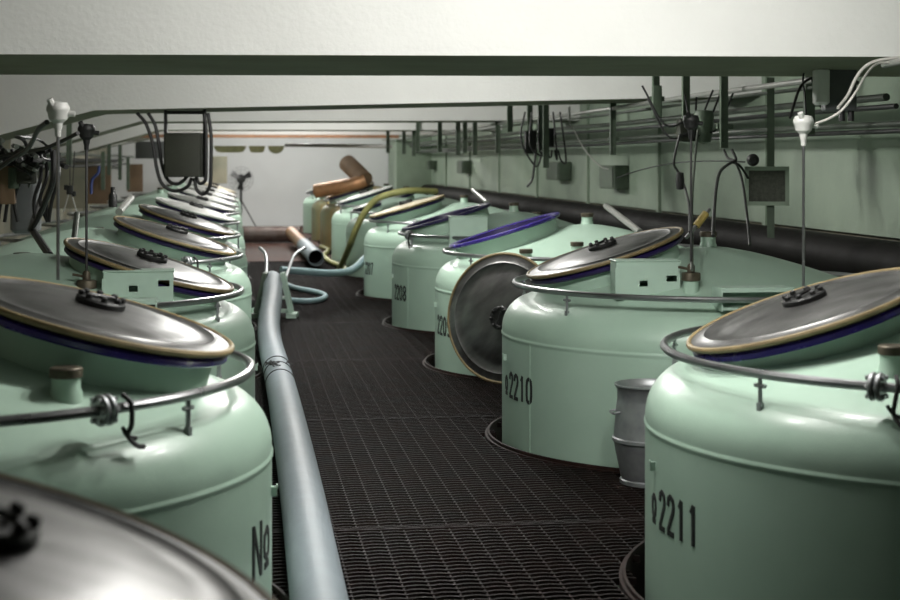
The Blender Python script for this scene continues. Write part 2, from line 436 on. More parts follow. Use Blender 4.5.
    if marks in ('2211', '2210'): marking('o', mark_az - 2.72 * .065 / R, t)
    if box:
        bx, by, brz, sx, sz = box[:5]
        r = math.hypot(bx, by); z0 = dome(min(r + .05, .93)) - .02; top = box[5] if len(box) > 5 else .865
        o = empty('splash_box', (bx, by, 0), brz); o.parent = t
        sy = .12; th = .004; b = MB(); hh = top - z0
        # front sheet with two slots cut out
        slots = [(-.02, .035), (.10, .045)] if sx > .2 else [(.0, .03)]
        xs = [-sx / 2]
        for s_, w_ in slots: xs += [s_ - w_ / 2, s_ + w_ / 2]
        xs.append(sx / 2)
        for i in range(len(xs) - 1):
            xa, xb = xs[i], xs[i + 1]
            if i % 2 == 0: b.box(((xa + xb) / 2, -sy / 2, z0 + hh / 2), (xb - xa, th, hh))
            else:
                k = .055 if i == 1 else .075
                b.box(((xa + xb) / 2, -sy / 2, z0 + k / 2), (xb - xa, th, k)); b.box(((xa + xb) / 2, -sy / 2, (z0 + k + .025 + top) / 2), (xb - xa, th, top - z0 - k - .025))
        b.box((-sx / 2, 0, z0 + hh / 2), (th, sy, hh)); b.box((sx / 2, 0, z0 + hh / 2), (th, sy, hh)); b.box((0, sy / 2, z0 + hh / 2), (sx, th, hh))
        b.box((-sx / 2 - .001, -sy / 2 - .004, z0 + hh / 2 - .01), (.012, .006, hh - .03))
        b.build('box_sheet', 'mint_flat', o, smooth=False)
        b = MB(); b.rbox((0, 0, top + .003), (sx + .014, sy + .014, .007), .006); b.build('box_top', 'paleplastic' if len(box) > 6 else 'mint_flat', o)
    for (px_, py_, w_, zt_, hh_) in covers:      # low cover straddling the ring pipe
        b = MB(); b.box((0, 0, zt_), (w_, .13, .006)); b.box((-w_ / 2, 0, zt_ - hh_ / 2), (.005, .13, hh_)); b.box((w_ / 2, 0, zt_ - hh_ / 2), (.005, .13, hh_)); b.box((0, .06, zt_ - hh_ / 2), (w_, .005, hh_)); b.box((0, -.062, zt_ - .008), (w_, .005, .012)); b.box((0, -.03, zt_ - hh_ + .01), (w_, .06, .012))
        o = b.build('pipe_cover', 'mint_flat', t, loc=(px_, py_, 0), smooth=False); o['label'] = 'low pale cover over the ring pipe'
    return t, c + ctr + nrm * .005, eu
def lid(pos, eu, label, kind='steel', group='round tank lids', lift=0):
    o = empty('tank_lid', pos); o.rotation_euler = eu; tag(o, label, 'lid', group)
    body = 'steel' if kind == 'steel' else kind
    shared('lid_plate', 'lidp' + kind, lambda b: b.lathe([(0, -.012), (.30, -.012), (LR - .004, -.010), (LR - .004, .004), (.322, .006), (.312, .013), (.298, .006), (.25, .010), (.235, .016), (.15, .024), (.05, .027), (0, .027)], n=80), body, o, ang=50)
    shared('rubber_gasket', 'lidg' + kind, lambda b: b.tube([((LR + .002) * math.cos(2 * PI * i / 80), (LR + .002) * math.sin(2 * PI * i / 80), 0) for i in range(80)], .009, 8, closed=True), 'gasket' if kind != 'lidpale' else 'lidpale', o)
    hub = shared('sight_flange', 'lidh', lambda b: b.lathe([(.062, .022), (.066, .028), (.066, .040), (.062, .045), (.045, .045), (.042, .040), (0, .039)], n=28), 'black', o)
    def bolts(b):
        for q in range(8):
            a = q * PI / 4 + .2; b.lathe([(.009, .043), (.009, .055), (.005, .058), (0, .058)], (.054 * math.cos(a), .054 * math.sin(a), 0), None, 6)
        b.tube([(-.03, -.02, .05), (.03, .02, .05)], .006, 6)
    shared('bolt_ring', 'lidb', bolts, 'black', hub)
    return o

rc, lc = RIGHT, LEFT
# nearest tank, lower left, only its lid is in view
t0, lp, eu = tank(LEFT0, -1, 'mint green tank below the closest, cropped lid in the bottom left corner', lid_off=(.555, -.02), zc=.81, ring=False)
lid(lp, eu, 'closest round steel lid, cropped by the bottom left corner')
# left row
LT = []
near = dict(mark_az=0)
def marks_az_left(c, x): return az_at_col(c, x)
aN = az_at_col(lc[0], 264.5)
t, lp, eu = tank(lc[0], -1, 'large mint green tank on the left marked No, behind the cropped lid', lip='purple', marks=None, lid_off=(.485, -.07), tilt=15, zc=.84,
    necks=[((P(66, 385, 3.66) - lc[0]).x, (P(66, 385, 3.66) - lc[0]).y, 0)], coup=[az_at_col(lc[0] , 118) ], post_az=az_at_col(lc[0], 208), seam_az=None, tab_az=az_at_col(lc[0], 271.3))
lid(lp, eu, 'steel lid with amber rim and violet lip, on the left tank marked No')
def at(px, py, d, c): v = P(px, py, d) - c; return v.x, v.y
marking('No', az_at_col(lc[0], 262.5), t, .262, .13, .066, .10, .017)
bx = at(139, 290, 6.25, lc[1])
t, lp, eu = tank(lc[1], -1, 'second mint green left tank, with a green sheet box beside its lid', lid_off=(.50, -.08), tilt=17, zc=.805, necks=[(*at(22, 252, 7.0, lc[1]), 0), (.25, .62, 0)], post_az=az_at_col(lc[1], 230), tab_az=az_at_col(lc[1], 254),
    box=(bx[0], bx[1], .02, .27, .10, .806), covers=[(*at(137, 300, 5.97, lc[1]), .15, .716, .05)])
lid(lp, eu, 'steel lid with amber rim behind the green sheet box on the left', )
t, lp, eu = tank(lc[2], -1, 'third mint green tank in the left row, with a coupling on its ring pipe', lid_off=(.50, -.08), tilt=17, zc=.81, necks=[(.02, -.62, 0)], coup=[az_at_col(lc[2], 193)], post_az=az_at_col(lc[2], 218), tab_az=az_at_col(lc[2], 251))
lid(lp, eu, 'steel lid with amber rim on the third tank of the left row')
for i in range(3, 10):
    t, lp, eu = tank(lc[i], -1, 'mint green tank, %s from the camera in the left row' % ORD[i], lid_off=(.5, -.08), tilt=17 - (i % 3), zc=.81, necks=[(-.1, -.6, 0)] if i < 6 else [(-.05, .0, 0)], post_az=.3 * i)
    k = ['steel', 'lidpale', 'lidpale', 'lidpale', 'lidpale', 'lidpale', 'lidcream'][i - 3]
    lid(lp, eu, '%s lid on the %s tank of the left row' % ({'steel': 'grey steel', 'lidpale': 'pale', 'lidcream': 'cream'}[k], ORD[i]), k)

# right row
def offs(c, px, d): v = P(px, 161, d) - c; return (v.x, v.y)
c = rc[0]; bx = at(752, 300, 4.62, c)
t, lp, eu = tank(c, 1, 'large mint green tank marked 2211, nearest on the right', lip='purple', marks='2211', mark_az=last_at(c, 693), lid_off=(.475, .04), tilt=18, zc=.81,
    necks=[(*at(893, 365, 4.05, c), 0), (*at(861, 262, 5.0, c), 0)], coup=[az_at_col(c, 869)], post_az=az_at_col(c, 745), tab_az=az_at_col(c, 655))
lid(lp, eu, 'steel lid with amber rim and violet lip, on tank 2211')
c = rc[1]; bx = at(645, 285, 6.58, c)
t, lp, eu = tank(c, 1, 'mint green tank marked 2210, behind the small steel can', marks='2210', mark_az=last_at(c, 529), lid_off=(.485, .0), tilt=17, zc=.83,
    necks=[(.0, .0, 0)], post_az=az_at_col(c, 557), tab_az=az_at_col(c, 506.5), seam_az=az_at_col(c, 530),
    box=(bx[0], bx[1], -.03, .27, .13, .826), covers=[(*at(753, 300, 6.32, c), .30, .734, .09)])
lid(lp, eu, 'steel lid with amber rim on tank 2210, behind the sheet box')
c = rc[2]
t, lp, eu = tank(c, 1, 'mint green tank marked 220, its open manhole showing violet enamel', lip='purple', marks='2209', mark_az=last_at(c, 449), lid_off=(.515, .07), tilt=17, zc=.84,
    necks=[(.0, .0, 0), (*at(526, 250, 9.02, c), 0), (*at(577, 250, 9.02, c), 0)], post_az=az_at_col(c, 463), tab_az=az_at_col(c, 436.5), seam_az=None)
c = rc[3]; bx = at(468, 225, 11.35, c)
t, lp, eu = tank(c, 1, 'mint green tank marked 208, open, with a tall green sheet beside its manhole', marks='2208', mark_az=last_at(c, 404.5), lid_off=(.53, .03), tilt=16, zc=.84,
    necks=[(.0, .0, 0), (.25, .35, 0)], coup=[az_at_col(c, 402)], post_az=az_at_col(c, 405), tab_az=az_at_col(c, 393.5), seam_az=az_at_col(c, 408),
    box=(bx[0], bx[1], -.03, .27, .13, .842))
c = rc[4]
t, lp, eu = tank(c, 1, 'mint green tank marked 7, fifth back in the right row', marks='2207', mark_az=last_at(c, 372), lid_off=(.54, .03), tilt=16, zc=.82,
    necks=[(.0, .0, 0)], coup=[az_at_col(c, 412)], post_az=az_at_col(c, 383))
lid(lp, eu, 'cream topped lid on the fifth tank of the right row', 'lidcream')
for i in range(5, 10):
    c = rc[i]
    br = i in (7, 8)
    t, lp, eu = tank(c, 1, '%s tank, %s from the camera in the right row' % ('ochre brown' if br else 'mint green', ORD[i]), shell='ochre' if br else 'mint', lid_off=(.52, .03), tilt=17, zc=.82, necks=[(.0, .0, 0)], post_az=.4 * i,
        box=(at(395, 207, 16.2, c)[0], at(395, 207, 16.2, c)[1], -.1, .27, .12, .86) if i == 5 else None)
    k = ['lidpale', 'lidpale', 'copper', 'copper', 'lidpale'][i - 5]
    lid(lp, eu, '%s lid on the %s tank of the right row' % ({'lidpale': 'white', 'copper': 'copper brown'}[k], ORD[i]), k)

# the lid taken off and leaned against tank 2209
a = az_at_col(rc[2], 512) ; n = Vector((math.cos(a), math.sin(a), 0)); 
hub = P(499, 318, 8.62); hub.z = .357
surf = rc[2] + n * R
n3 = (n + Vector((0, 0, .10))).normalized()
pos = rc[2] + n * (R + .10); pos = Vector((pos.x, pos.y, .365))
o = lid(pos, Vector((0, 0, 1)).rotation_difference(n3).to_euler(), 'round grey lid with amber rim standing on edge against the tank marked 220')

# ------------------------------------------------------------------ probes
def probe(px, ytop, ybot, d, label, head='white', stub=True, cable=None):
    base = P(px, ybot, d); top = P(px, ytop, d)
    o = empty('level_probe', base); tag(o, label, 'level probe', 'upright level probes')
    H = top.z - base.z
    b = MB(); b.tube([(0, 0, 0), (0, 0, H)], .0052, 8); b.build('probe_rod', 'pipe' if head in ('white', 'paleplastic') else 'darksteel', o)
    b = MB(); b.lathe([(.0, -.02), (.009, -.02), (.010, .0), (.013, .008), (.014, .02), (.027, .032), (.031, .052), (.035, .058), (.035, .068), (.028, .082), (0, .086)], (0, 0, H), n=24)
    b.build('probe_head', head if head != 'dark' else 'black', o)
    b = MB(); b.tube([(.028, 0, H + .05), (.05, 0, H + .048)], .009, 10); b.build('cable_gland', head if head != 'dark' else 'black', o)
    b = MB(); b.tube([(-.012, -.02, H + .07), (-.022, -.028, H + .092)], .010, 8); b.build('head_screw', head if head != 'dark' else 'black', o)
    if stub:
        b = MB(); b.lathe([(.0, .065), (.010, .065), (.016, .055), (.016, .03), (.037, .027), (.04, .022), (.04, -.005), (.034, -.008)], (0, 0, 0), n=24); b.tube([(.0, 0, .04), (-.05, 0, .05), (-.055, 0, .05)], .006, 6)
        b.build('probe_flange', 'brass', o)
        b = MB(); b.lathe([(.032, -.006), (.032, -.06), (.036, -.09)], n=24); b.build('probe_socket', 'mint', o)
    return o
probe(803.5, 140, 348, 5.3, 'white headed thin steel probe standing behind the lid of tank 2211', stub=False)
probe(691, 135, 279, 6.5, 'dark headed probe on a flange beside the sheet box of tank 2210', 'black')
probe(58, 130, 280, 4.65, 'white headed probe farthest left, rising behind the lid of the No tank', 'paleplastic', stub=False)
probe(86.5, 145, 287, 6.2, 'dark headed probe on the second left tank, beside the white headed one', 'black')
def wire(name, pts, r, m, label=None, cat='cable', group=None, sm=6, n=8):
    b = MB(); b.tube(pts, r, n, smooth=sm); o = b.build(name, m)
    if label: tag(o, label, cat, group)
    return o
wire('cable', [P(814, 124, 5.3), P(828, 119, 5.3), P(842, 110, 5.3), P(856, 92, 5.3), P(868, 72, 5.5), P(880, 63, 5.6), P(905, 62, 5.6)], .0045, 'greycable', 'pale grey cable curving from the white probe head up to the right')
wire('cable', [P(838, 108, 5.55), P(848, 95, 5.6), P(856, 78, 5.6), P(866, 66, 5.6), P(880, 60, 5.6), P(905, 57, 5.6)], .006, 'greycable', 'grey cable rising beside the junction box to the top right edge')
wire('cable', [P(47, 122, 4.65), P(38, 130, 4.8), P(28, 148, 5.2), P(10, 160, 5.4), P(-10, 175, 5.5)], .008, 'cable', 'black cable leaving the farthest left white probe head')
wire('cable', [P(78, 133, 5.95), P(60, 142, 6.1), P(42, 149, 6.3), P(20, 152, 6.5), P(-5, 158, 6.6)], .008, 'cable', 'black cable running left from the dark headed left probe')

# ------------------------------------------------------------------ steel can
def can(pos):
    o = empty('steel_can', pos); tag(o, 'small galvanised steel can with bands, standing between tanks 2210 and 2211', 'can')
    prof = [(0, .004), (.088, .004), (.092, 0), (.098, .0), (.098, .015), (.094, .02), (.100, .06), (.112, .13), (.117, .17), (.122, .175), (.122, .187), (.117, .192), (.114, .24), (.109, .31), (.107, .335), (.106, .34), (.106, .352), (.106, .357), (.107, .385), (.112, .400), (.115, .402), (.115, .408), (.109, .408), (.098, .39), (.096, .36), (.098, .30), (.105, .20), (.09, .03), (0, .03)]
    prof = [(q * 1.24, w_ * .94) for q, w_ in prof]
    b = MB(); b.lathe(prof, n=40); b.build('can_body', 'galv', o)
    b = MB(); b.lathe([(0, .345), (.112, .345), (.120, .352), (.120, .358), (.105, .355), (0, .353)], n=32); b.build('can_lid', 'galv', o)
    for s in (-1, 1):
        b = MB(); b.tube([(.128 * s, -.03, .28), (.155 * s, -.03, .275), (.155 * s, .03, .275), (.128 * s, .03, .28)], .005, 6, smooth=4); b.build('handle', 'galv', o)
g = G(651, 482); can((g.x, g.y, 0.0))

# ------------------------------------------------------------------ hoses and pipes on the floor
hr = .077
pts = [(395, 1150), (345, 760), (332, 680), (319, 600), (311, 550), (303, 500), (294, 450), (284, 400), (277, 370)]
hp = []
for x, y in pts:
    g = G(x, y, hr + .004); hp.append(g)
g1 = G(270, 342, hr + .004); hp.append(g1)
hp.append(P(269, 322, 10.9)); hp[-1].z = .12
hp.append(P(272, 300, 11.8)); hp[-1].z = .20
hp.append(P(273, 283, 12.5)); hp[-1].z = .27
hp.append(P(272, 279, 12.9)); hp[-1].z = .26
o = empty('suction_hose', (hp[7].x, hp[7].y, 0)); tag(o, 'thick blue grey hose lying along the left side of the walkway', 'hose')
b = MB(); pp = spline(hp, 10); b.tube([p - o.location for p in pp], hr, 20); b.build('hose_body', 'hose', o)
for off in (75, 78, 80):
    p = pp[off] - o.location; q = pp[off + 1] - o.location; m = lookm(q - p)
    b = MB(); b.lathe([(hr, -.008), (hr + .004, -.007), (hr + .004, .007), (hr, .008)], p, m, 28); b.build('hose_clamp', 'darksteel', o)
b = MB(); p = pp[77] - o.location
for k in range(9):
    q = p + Vector((random.uniform(-.05, .06), random.uniform(-.06, .06), hr * .93 + random.uniform(0, .012)))
    b.tube([q, q + Vector((random.uniform(-.04, .04), random.uniform(-.03, .03), .012)), q + Vector((random.uniform(-.05, .05), random.uniform(-.03, .03), -.005))], .004, 5)
b.build('wire_tie', 'darksteel', o)
# green stand carrying the hose end
s0 = G(274, 317); s0.z = 0
o = empty('hose_stand', s0, -TH); tag(o, 'green steel stand with bent handles holding up the end of the thick hose', 'stand')
for sx in (-1, 1):
    b = MB(); b.box((sx * .105, 0, .19), (.03, .16, .34), m=Matrix.Rotation(-sx * .22, 3, 'Y')); b.box((sx * .15, -.03, .02), (.08, .20, .035)); b.build('side_frame', 'hanger' if sx < 0 else 'mint_flat', o, smooth=False)
    b = MB(); b.tube([(sx * .075, .08, .27), (sx * .09, .25, .36), (sx * .12, .45, .47), (sx * .19, .62, .52)], .014, 8, smooth=6); b.build('handle', 'galv', o)
b = MB(); b.box((0, .0, .155), (.24, .14, .015)); b.box((0, 0, .05), (.3, .03, .03)); b.build('cradle', 'mint_flat', o, smooth=False)
# thin pale blue hose
wire('thin_hose', [P(281, 270, 13.3), P(300, 271, 13.4), P(325, 273, 13.6), P(345, 272, 13.9), P(356, 267, 14.6), P(366, 257, 15.1), P(378, 247, 15.6)], .032, 'bluehose', 'pale blue hose crossing the walkway to the tanks on the right', 'hose', sm=8, n=12)
def GG(pl, r): return [G(x, y, r + .004) for x, y in pl]
wire('thin_hose', GG([(283, 283), (296, 288), (312, 291), (323, 294), (325, 297), (318, 300), (304, 301), (288, 300)], .022), .024, 'bluehose', 'pale blue hose looped beside the green stand', 'hose', sm=8, n=12)
wire('thin_hose', [G(339, 270, .04), P(345, 257, 16.7), P(350, 245, 16.25), P(356, 229, 16.05), P(365, 212, 15.95), P(377, 199, 15.9), P(392, 193.5, 15.9), P(412, 190.5, 15.95), P(436, 191.5, 16.2)], .034, 'yellowhose', 'yellow green hose arching from the floor over the right hand tanks', 'hose', sm=8, n=12)
wire('thin_hose', GG([(321, 247), (328, 250), (324, 256), (331, 262), (341, 266), (347, 270)], .03), .03, 'yellowhose', 'yellow hose lying in a zigzag on the far walkway', 'hose', sm=8, n=12)
# far pipe across the walkway, elbow pipe
b = MB(); p0, p1 = P(243, 231, 23.5), P(300, 231, 23.5); p0.z = p1.z = .14
b.tube([p0, p1], .125, 20); o = b.build('floor_pipe', 'rustpipe'); tag(o, 'grey brown pipe lying across the far end of the walkway', 'pipe')
b = MB(); q0, q1 = P(291, 230, 22.8), P(304, 238, 20.2); q2 = P(316, 246, 18.0); q0.z = .20; q1.z = .15; q2.z = .125
def hollow(b, pts, r, n=18, t=.008):
    b.tube(pts, r, n, caps=False); b.tube([Vector(p) for p in pts][::-1], r - t, n, caps=False)
    m = lookm(Vector(pts[-1]) - Vector(pts[-2])); b.lathe([(r - t, 0), (r, 0)], pts[-1], m, n)
o = empty('floor_pipe', (q2.x, q2.y, 0)); tag(o, 'open ended pipe, copper brown with a grey end, lying on the far walkway', 'pipe')
bb = MB(); bb.tube([q0 - o.location, q1 - o.location], .085, 18); bb.build('copper_length', 'copper', o)
bb = MB(); hollow(bb, [q1 - o.location, q2 - o.location], .095); bb.build('grey_length', 'hose', o)
bb = MB(); bb.tube([(q2 + (q1 - q2) * .12) - o.location, (q2 + (q1 - q2) * .14) - o.location], .086, 16); bb.build('plug', 'pit', o)  # black disc painting the dark inside of the open end
# copper brown elbow duct on the far right tanks
o = empty('elbow_duct', P(330, 190, 22.5)); L = o.location; tag(o, 'copper brown elbow duct resting on the far lids of the right row', 'duct')
bb = MB(); e0, e1, e2, e3 = P(316, 191, 22.0), P(352, 184.5, 21.8), P(365, 180, 21.8), P(347, 163, 22.2)
bb.tube([e0 - L, e1 - L, e2 - L], .10, 18, smooth=5); bb.build('long_length', 'copper', o)
bb = MB(); bb.tube([e2 - L, (e2 + e3) / 2 - L, e3 - L], [.12, .125, .125], 18); bb.build('short_length', 'brownpanel', o)

# ------------------------------------------------------------------ floor fan at the end wall
g = P(241, 222, 28.0); g.z = 0
o = empty('floor_fan', g, 0); tag(o, 'dark standing fan on a tripod in front of the white end wall', 'fan')
zc_ = CH - (179 - HOR) * 28 / FPX
for k in range(3):
    a = k * 2 * PI / 3 + .4; b = MB(); b.tube([(0, 0, .55), (.32 * math.cos(a), .32 * math.sin(a), .01)], .012, 6); b.build('leg', 'darksteel', o)
b = MB(); b.tube([(0, 0, .3), (0, 0, zc_)], .022, 8); b.build('pole', 'black', o)
b = MB()
for r_ in (.22, .17, .12, .07):
    for yy in (-.09, .09): b.tube([(r_ * math.cos(i * PI / 16), yy * (1 - (r_ / .26) ** 2 * .8), zc_ + r_ * math.sin(i * PI / 16)) for i in range(32)], .003, 4, closed=True)
for i in range(16):
    a = i * PI / 8
    for s in (-1, 1): b.tube([(0, s * .09, zc_), (.12 * math.cos(a), s * .075, zc_ + .12 * math.sin(a)), (.22 * math.cos(a), s * .03, zc_ + .22 * math.sin(a))], .0025, 4)
b.build('guard', 'darksteel', o)
b = MB(); b.tube([(0, -.02, zc_), (0, .2, zc_)], .085, 16); b.build('motor', 'black', o)
for k in range(3):
    a = k * 2 * PI / 3 + .5; b = MB(); m = Matrix.Rotation(-a, 3, 'Y') @ Matrix.Rotation(.35, 3, 'X')
    vs = [m @ Vector(v) + Vector((0, -.03, zc_)) for v in ((.03, 0, -.02), (.19, 0, -.07), (.2, 0, .05), (.03, 0, .03), (.03, .004, -.02), (.19, .004, -.07), (.2, .004, .05), (.03, .004, .03))]
    b.add(vs, [(3, 2, 1, 0), (4, 5, 6, 7), (0, 1, 5, 4), (1, 2, 6, 5), (2, 3, 7, 6), (3, 0, 4, 7)]); b.build('blade', 'black', o, smooth=False)

# ------------------------------------------------------------------ hanging control box, left centre
bt = 1.655; yb = 11.4
cx = P(185, 150, yb / math.cos(TH) * .99).x
ctr = P(184, 156, 11.3); o = empty('control_box', ctr, -TH); tag(o, 'dark olive control box hanging in a frame under the second ceiling beam', 'control box')
W = 37 * 11.3 / FPX; zt = bt - ctr.z
b = MB(); b.rbox((0, 0, (156 - 155) * .0073), (W, .16, 44 * 11.3 / FPX), .012); b.rbox((0, -.085, 0), (W - .02, .012, 44 * 11.3 / FPX - .02), .006); b.build('enclosure', 'darkbox', o)
b = MB()
for sx in (-1, 1): b.box((sx * (W / 2 + .008), .05, zt / 2 - .08), (.022, .03, zt + .16))
b.box((0, .05, zt - .05), (W, .025, .025)); b.build('hanging_frame', 'black', o, smooth=False)
def rel(x, y, dd=0): return P(x, y, 11.3 + dd) - ctr
Ri = Matrix.Rotation(TH, 3, 'Z')
for k, L_ in enumerate(([(137, 113), (146, 124), (153, 145), (157, 170), (163, 185), (175, 191), (187, 187), (192, 178)],
           [(148, 113), (155, 125), (159, 145), (162, 165), (168, 180), (177, 184), (184, 180), (187, 176)],
           [(204, 113), (206, 130), (206, 150), (206, 175), (204, 182), (199, 183), (196, 176)], [(208, 113), (211, 135), (211, 165), (210, 185), (204, 194), (197, 190), (194, 178)])):
    b = MB(); b.tube([Ri @ rel(x, y) for x, y in L_], .013, 8, smooth=5); b.build('supply_cable', 'cable', o)

# ------------------------------------------------------------------ right wall services
def run(X, ratio, r, m, name, label, cat, y0=5.0, y1=29.5):
    h = ratio * X / math.cos(TH); b = MB(); pts = [(X, y0 + (y1 - y0) * i / 12, CH + h + .006 * math.sin(i * 1.7)) for i in range(13)]
    b.tube(pts, r, 10); o = b.build(name, m); tag(o, label, cat, 'long conduits along the right wall'); return o
run(2.80, .140, .016, 'conduitpale', 'conduit', 'topmost pale conduit running along the right wall', 'conduit', 7.2)
run(3.0, .126, .011, 'conduit', 'conduit', 'thin green grey conduit just under the topmost pale one', 'conduit', 7.2)
run(3.15, .098, .019, 'conduit', 'conduit', 'thick green grey conduit, third down on the right wall', 'conduit', 7.2)
run(3.2, .083, .014, 'darksteel', 'conduit', 'dark conduit, fourth down on the right wall', 'conduit', 7.2)
run(3.3, .057, .016, 'conduit', 'conduit', 'green grey conduit, fifth down on the right wall', 'conduit', -1.4)
run(3.3, .046, .013, 'darksteel', 'conduit', 'lowest dark conduit of the bundle on the right wall', 'conduit', -1.4)
b = MB(); b.tube([(3.46, 1.0 + 2.25 * i, .70) for i in range(13)], .125, 20); tag(b.build('lagged_pipe', 'blackpipe'), 'thick black pipe along the foot of the green wall boarding', 'pipe')
b = MB(); b.tube([(3.5, 1.0 + 2.25 * i, .42) for i in range(13)], .10, 16); tag(b.build('lagged_pipe', 'rustpipe'), 'brown pipe below the thick black pipe on the right wall', 'pipe')
# hanger strips dropping from beams
hs = [(613, 75, 155, 11.6), (656, 72, 118, 9.6), (686, 72, 142, 9.0), (724, 68, 148, 8.6), (541, 104, 150, 13.5), (510, 106, 132, 14.2), (546, 104, 168, 13.2), (530, 104, 136, 14.5), (475, 119, 155, 17.5), (465, 120, 153, 17.8), (440, 120, 152, 18.5), (498, 119, 153, 16.6), (458, 121, 155, 17.2), (418, 128, 152, 21.0), (404, 130, 154, 22.0), (388, 131, 153, 23.0), (414, 130, 156, 21.5)]
WORDS = ['leftmost long', 'short plated', 'cable draped', 'longest near']
for i, (x, y0, y1, d) in enumerate(hs):
    p0, p1 = P(x, y0, d), P(x, y1, d); topz = CEIL; hh = topz - p1.z
    o = empty('hanger_strip', (p1.x, p1.y, p1.z)); near = i < 4
    tag(o, 'green steel hanger strip, %s' % ['leftmost of the four nearest ones on the right', 'second from the left of the four nearest on the right', 'third of the four nearest, draped in cables', 'closest one, right of the cable bundle'][i] if near else 'green steel hanger strip dropping from the ceiling beside the far conduits', 'hanger', 'hanger strips holding the conduits' if near else 'far hanger strips holding the conduits')
    w = .045 if near else .05
    b = MB(); b.box((0, 0, hh / 2), (w, .012, hh)); b.box((-w / 2, -.012, hh / 2), (.006, .03, hh)); b.build('strip', 'hanger', o, smooth=False)
    if i == 1: b = MB(); b.rbox((0, -.02, .10), (.06, .03, .20), .006); b.build('cover_plate', 'hanger', o)
    if near:
        b = MB(); b.box((.3 * w, .03, .12), (.09, .03, .03)); b.tube([(.0, -.02, .05), (0, .03, .05)], .012, 8); b.build('bracket', 'hanger', o, smooth=False)
# cable bundle with dark fittings near (690, 130)
o = empty('junction_cluster', P(692, 130, 8.9)); L = o.location; tag(o, 'dark junction boxes with a tangle of cables hanging at the conduits', 'junction box')
b = MB(); b.rbox((-.03, 0, 0), (.11, .08, .13), .015); b.build('box', 'darkbox', o)
b = MB(); b.lathe([(0, -.10), (.04, -.09), (.055, 0), (.06, .07), (.05, .09), (0, .095)], (.06, -.03, .02), n=18); b.build('bell', 'hanger', o)
for k in range(7):
    b = MB(); x0 = random.uniform(640, 735); x1 = random.uniform(675, 705); ym = random.uniform(120, 150)
    b.tube([P(x0, random.uniform(84, 100), 8.95) - L, P((x0 + x1) / 2, ym, 8.85) - L, P(x1, random.uniform(118, 138), 8.85) - L], .006, 6, smooth=6); b.build('cable', 'cable', o)
wire('cable', [P(680, 135, 8.7), P(676, 150, 8.7), P(674, 164, 8.7), P(678, 172, 8.7), P(684, 185, 8.6), P(689, 205, 7.6), P(690, 232, 6.6)], .007, 'cable', 'black cable dropping from the junction boxes to the dark probe')
wire('cable', [P(698, 130, 8.8), P(695, 160, 8.7), P(692, 200, 7.5), P(692, 270, 6.4)], .007, 'conduit', 'green grey cable running straight down beside the dark probe')
b = MB(); b.lathe([(0, -.05), (.02, -.045), (.025, 0), (.02, .045), (0, .05)], P(680, 181, 8.5), n=12); tag(b.build('plug', 'black'), 'small black plug dangling on the cable below the junction boxes', 'plug')
wire('cable', [P(724, 150, 8.6), P(728, 158, 8.5), P(735, 162, 8.4), P(742, 180, 8.1), P(747, 215, 7.8), P(750, 245, 7.5)], .007, 'cable', 'black cable dropping to the back of tank 2210, right of the looped one')
wire('cable', [P(732, 150, 8.5), P(736, 160, 8.4), P(729, 164, 8.3), P(720, 172, 7.9), P(716, 190, 7.5), P(714, 215, 7.1), P(713, 236, 6.85)], .008, 'cable', 'black cable looping down to the top nozzle of tank 2210')
wire('cable', [P(732, 162, 8.3), P(740, 166, 8.3), P(748, 178, 8.4)], .007, 'cable', 'short black cable entering the framed grille')
wire('cable', [P(617, 178, 9.8), P(640, 170, 9.6), P(675, 163, 9.2), P(712, 161, 9.0), P(745, 162, 8.8)], .004, 'darksteel', 'thin sagging wire strung along the green wall', 'wire')
wire('cable', [P(569, 121, 12.6), P(574, 130, 12.8), P(585, 150, 12.6), P(600, 166, 12.2), P(608, 169, 11.9)], .005, 'greycable', 'thin pale cable sagging from the small white lamp', 'wire')
b = MB(); b.tube([P(569, 107, 12.6), P(569, 120, 12.6)], .013, 10); tag(b.build('lamp_capsule', 'white'), 'small white capsule lamp hanging at the conduits', 'lamp')
# framed grille
c_ = P(767, 186, 8.5); o = empty('framed_grille', c_, -.35); tag(o, 'square dark mesh grille in a pale green frame on the right wall', 'grille')
w, h_ = 36 * 8.5 / FPX + .02, 35 * 8.5 / FPX
b = MB()
for s in (-1, 1): b.box((s * w / 2, 0, 0), (.022, .05, h_ + .02)); b.box((0, 0, s * h_ / 2), (w + .02, .05, .022))
b.build('frame', 'greenwall', o, smooth=False)
b = MB(); b.box((0, .01, 0), (w, .012, h_))
for i in range(1, 14): b.box((-w / 2 + w * i / 14, 0, 0), (.003, .008, h_))
for i in range(1, 13): b.box((0, 0, -h_ / 2 + h_ * i / 13), (w, .008, .003))
b.build('mesh_panel', 'mesh', o, smooth=False)
b = MB(); b.box((.02, .04, -h_ / 2 - .09), (.04, .03, .2)); b.box((.02, .04, h_ / 2 + .25), (.04, .03, .5)); b.build('bracket', 'hanger', o, smooth=False)
b = MB(); b.lathe([(0, 0), (.03, 0), (.034, .015), (.02, .035), (0, .035)], P(753, 160, 8.4), lookm((-.4, -1, 0)), 18); tag(b.build('alarm_bell', 'black'), 'small round black bell above the framed grille', 'bell')
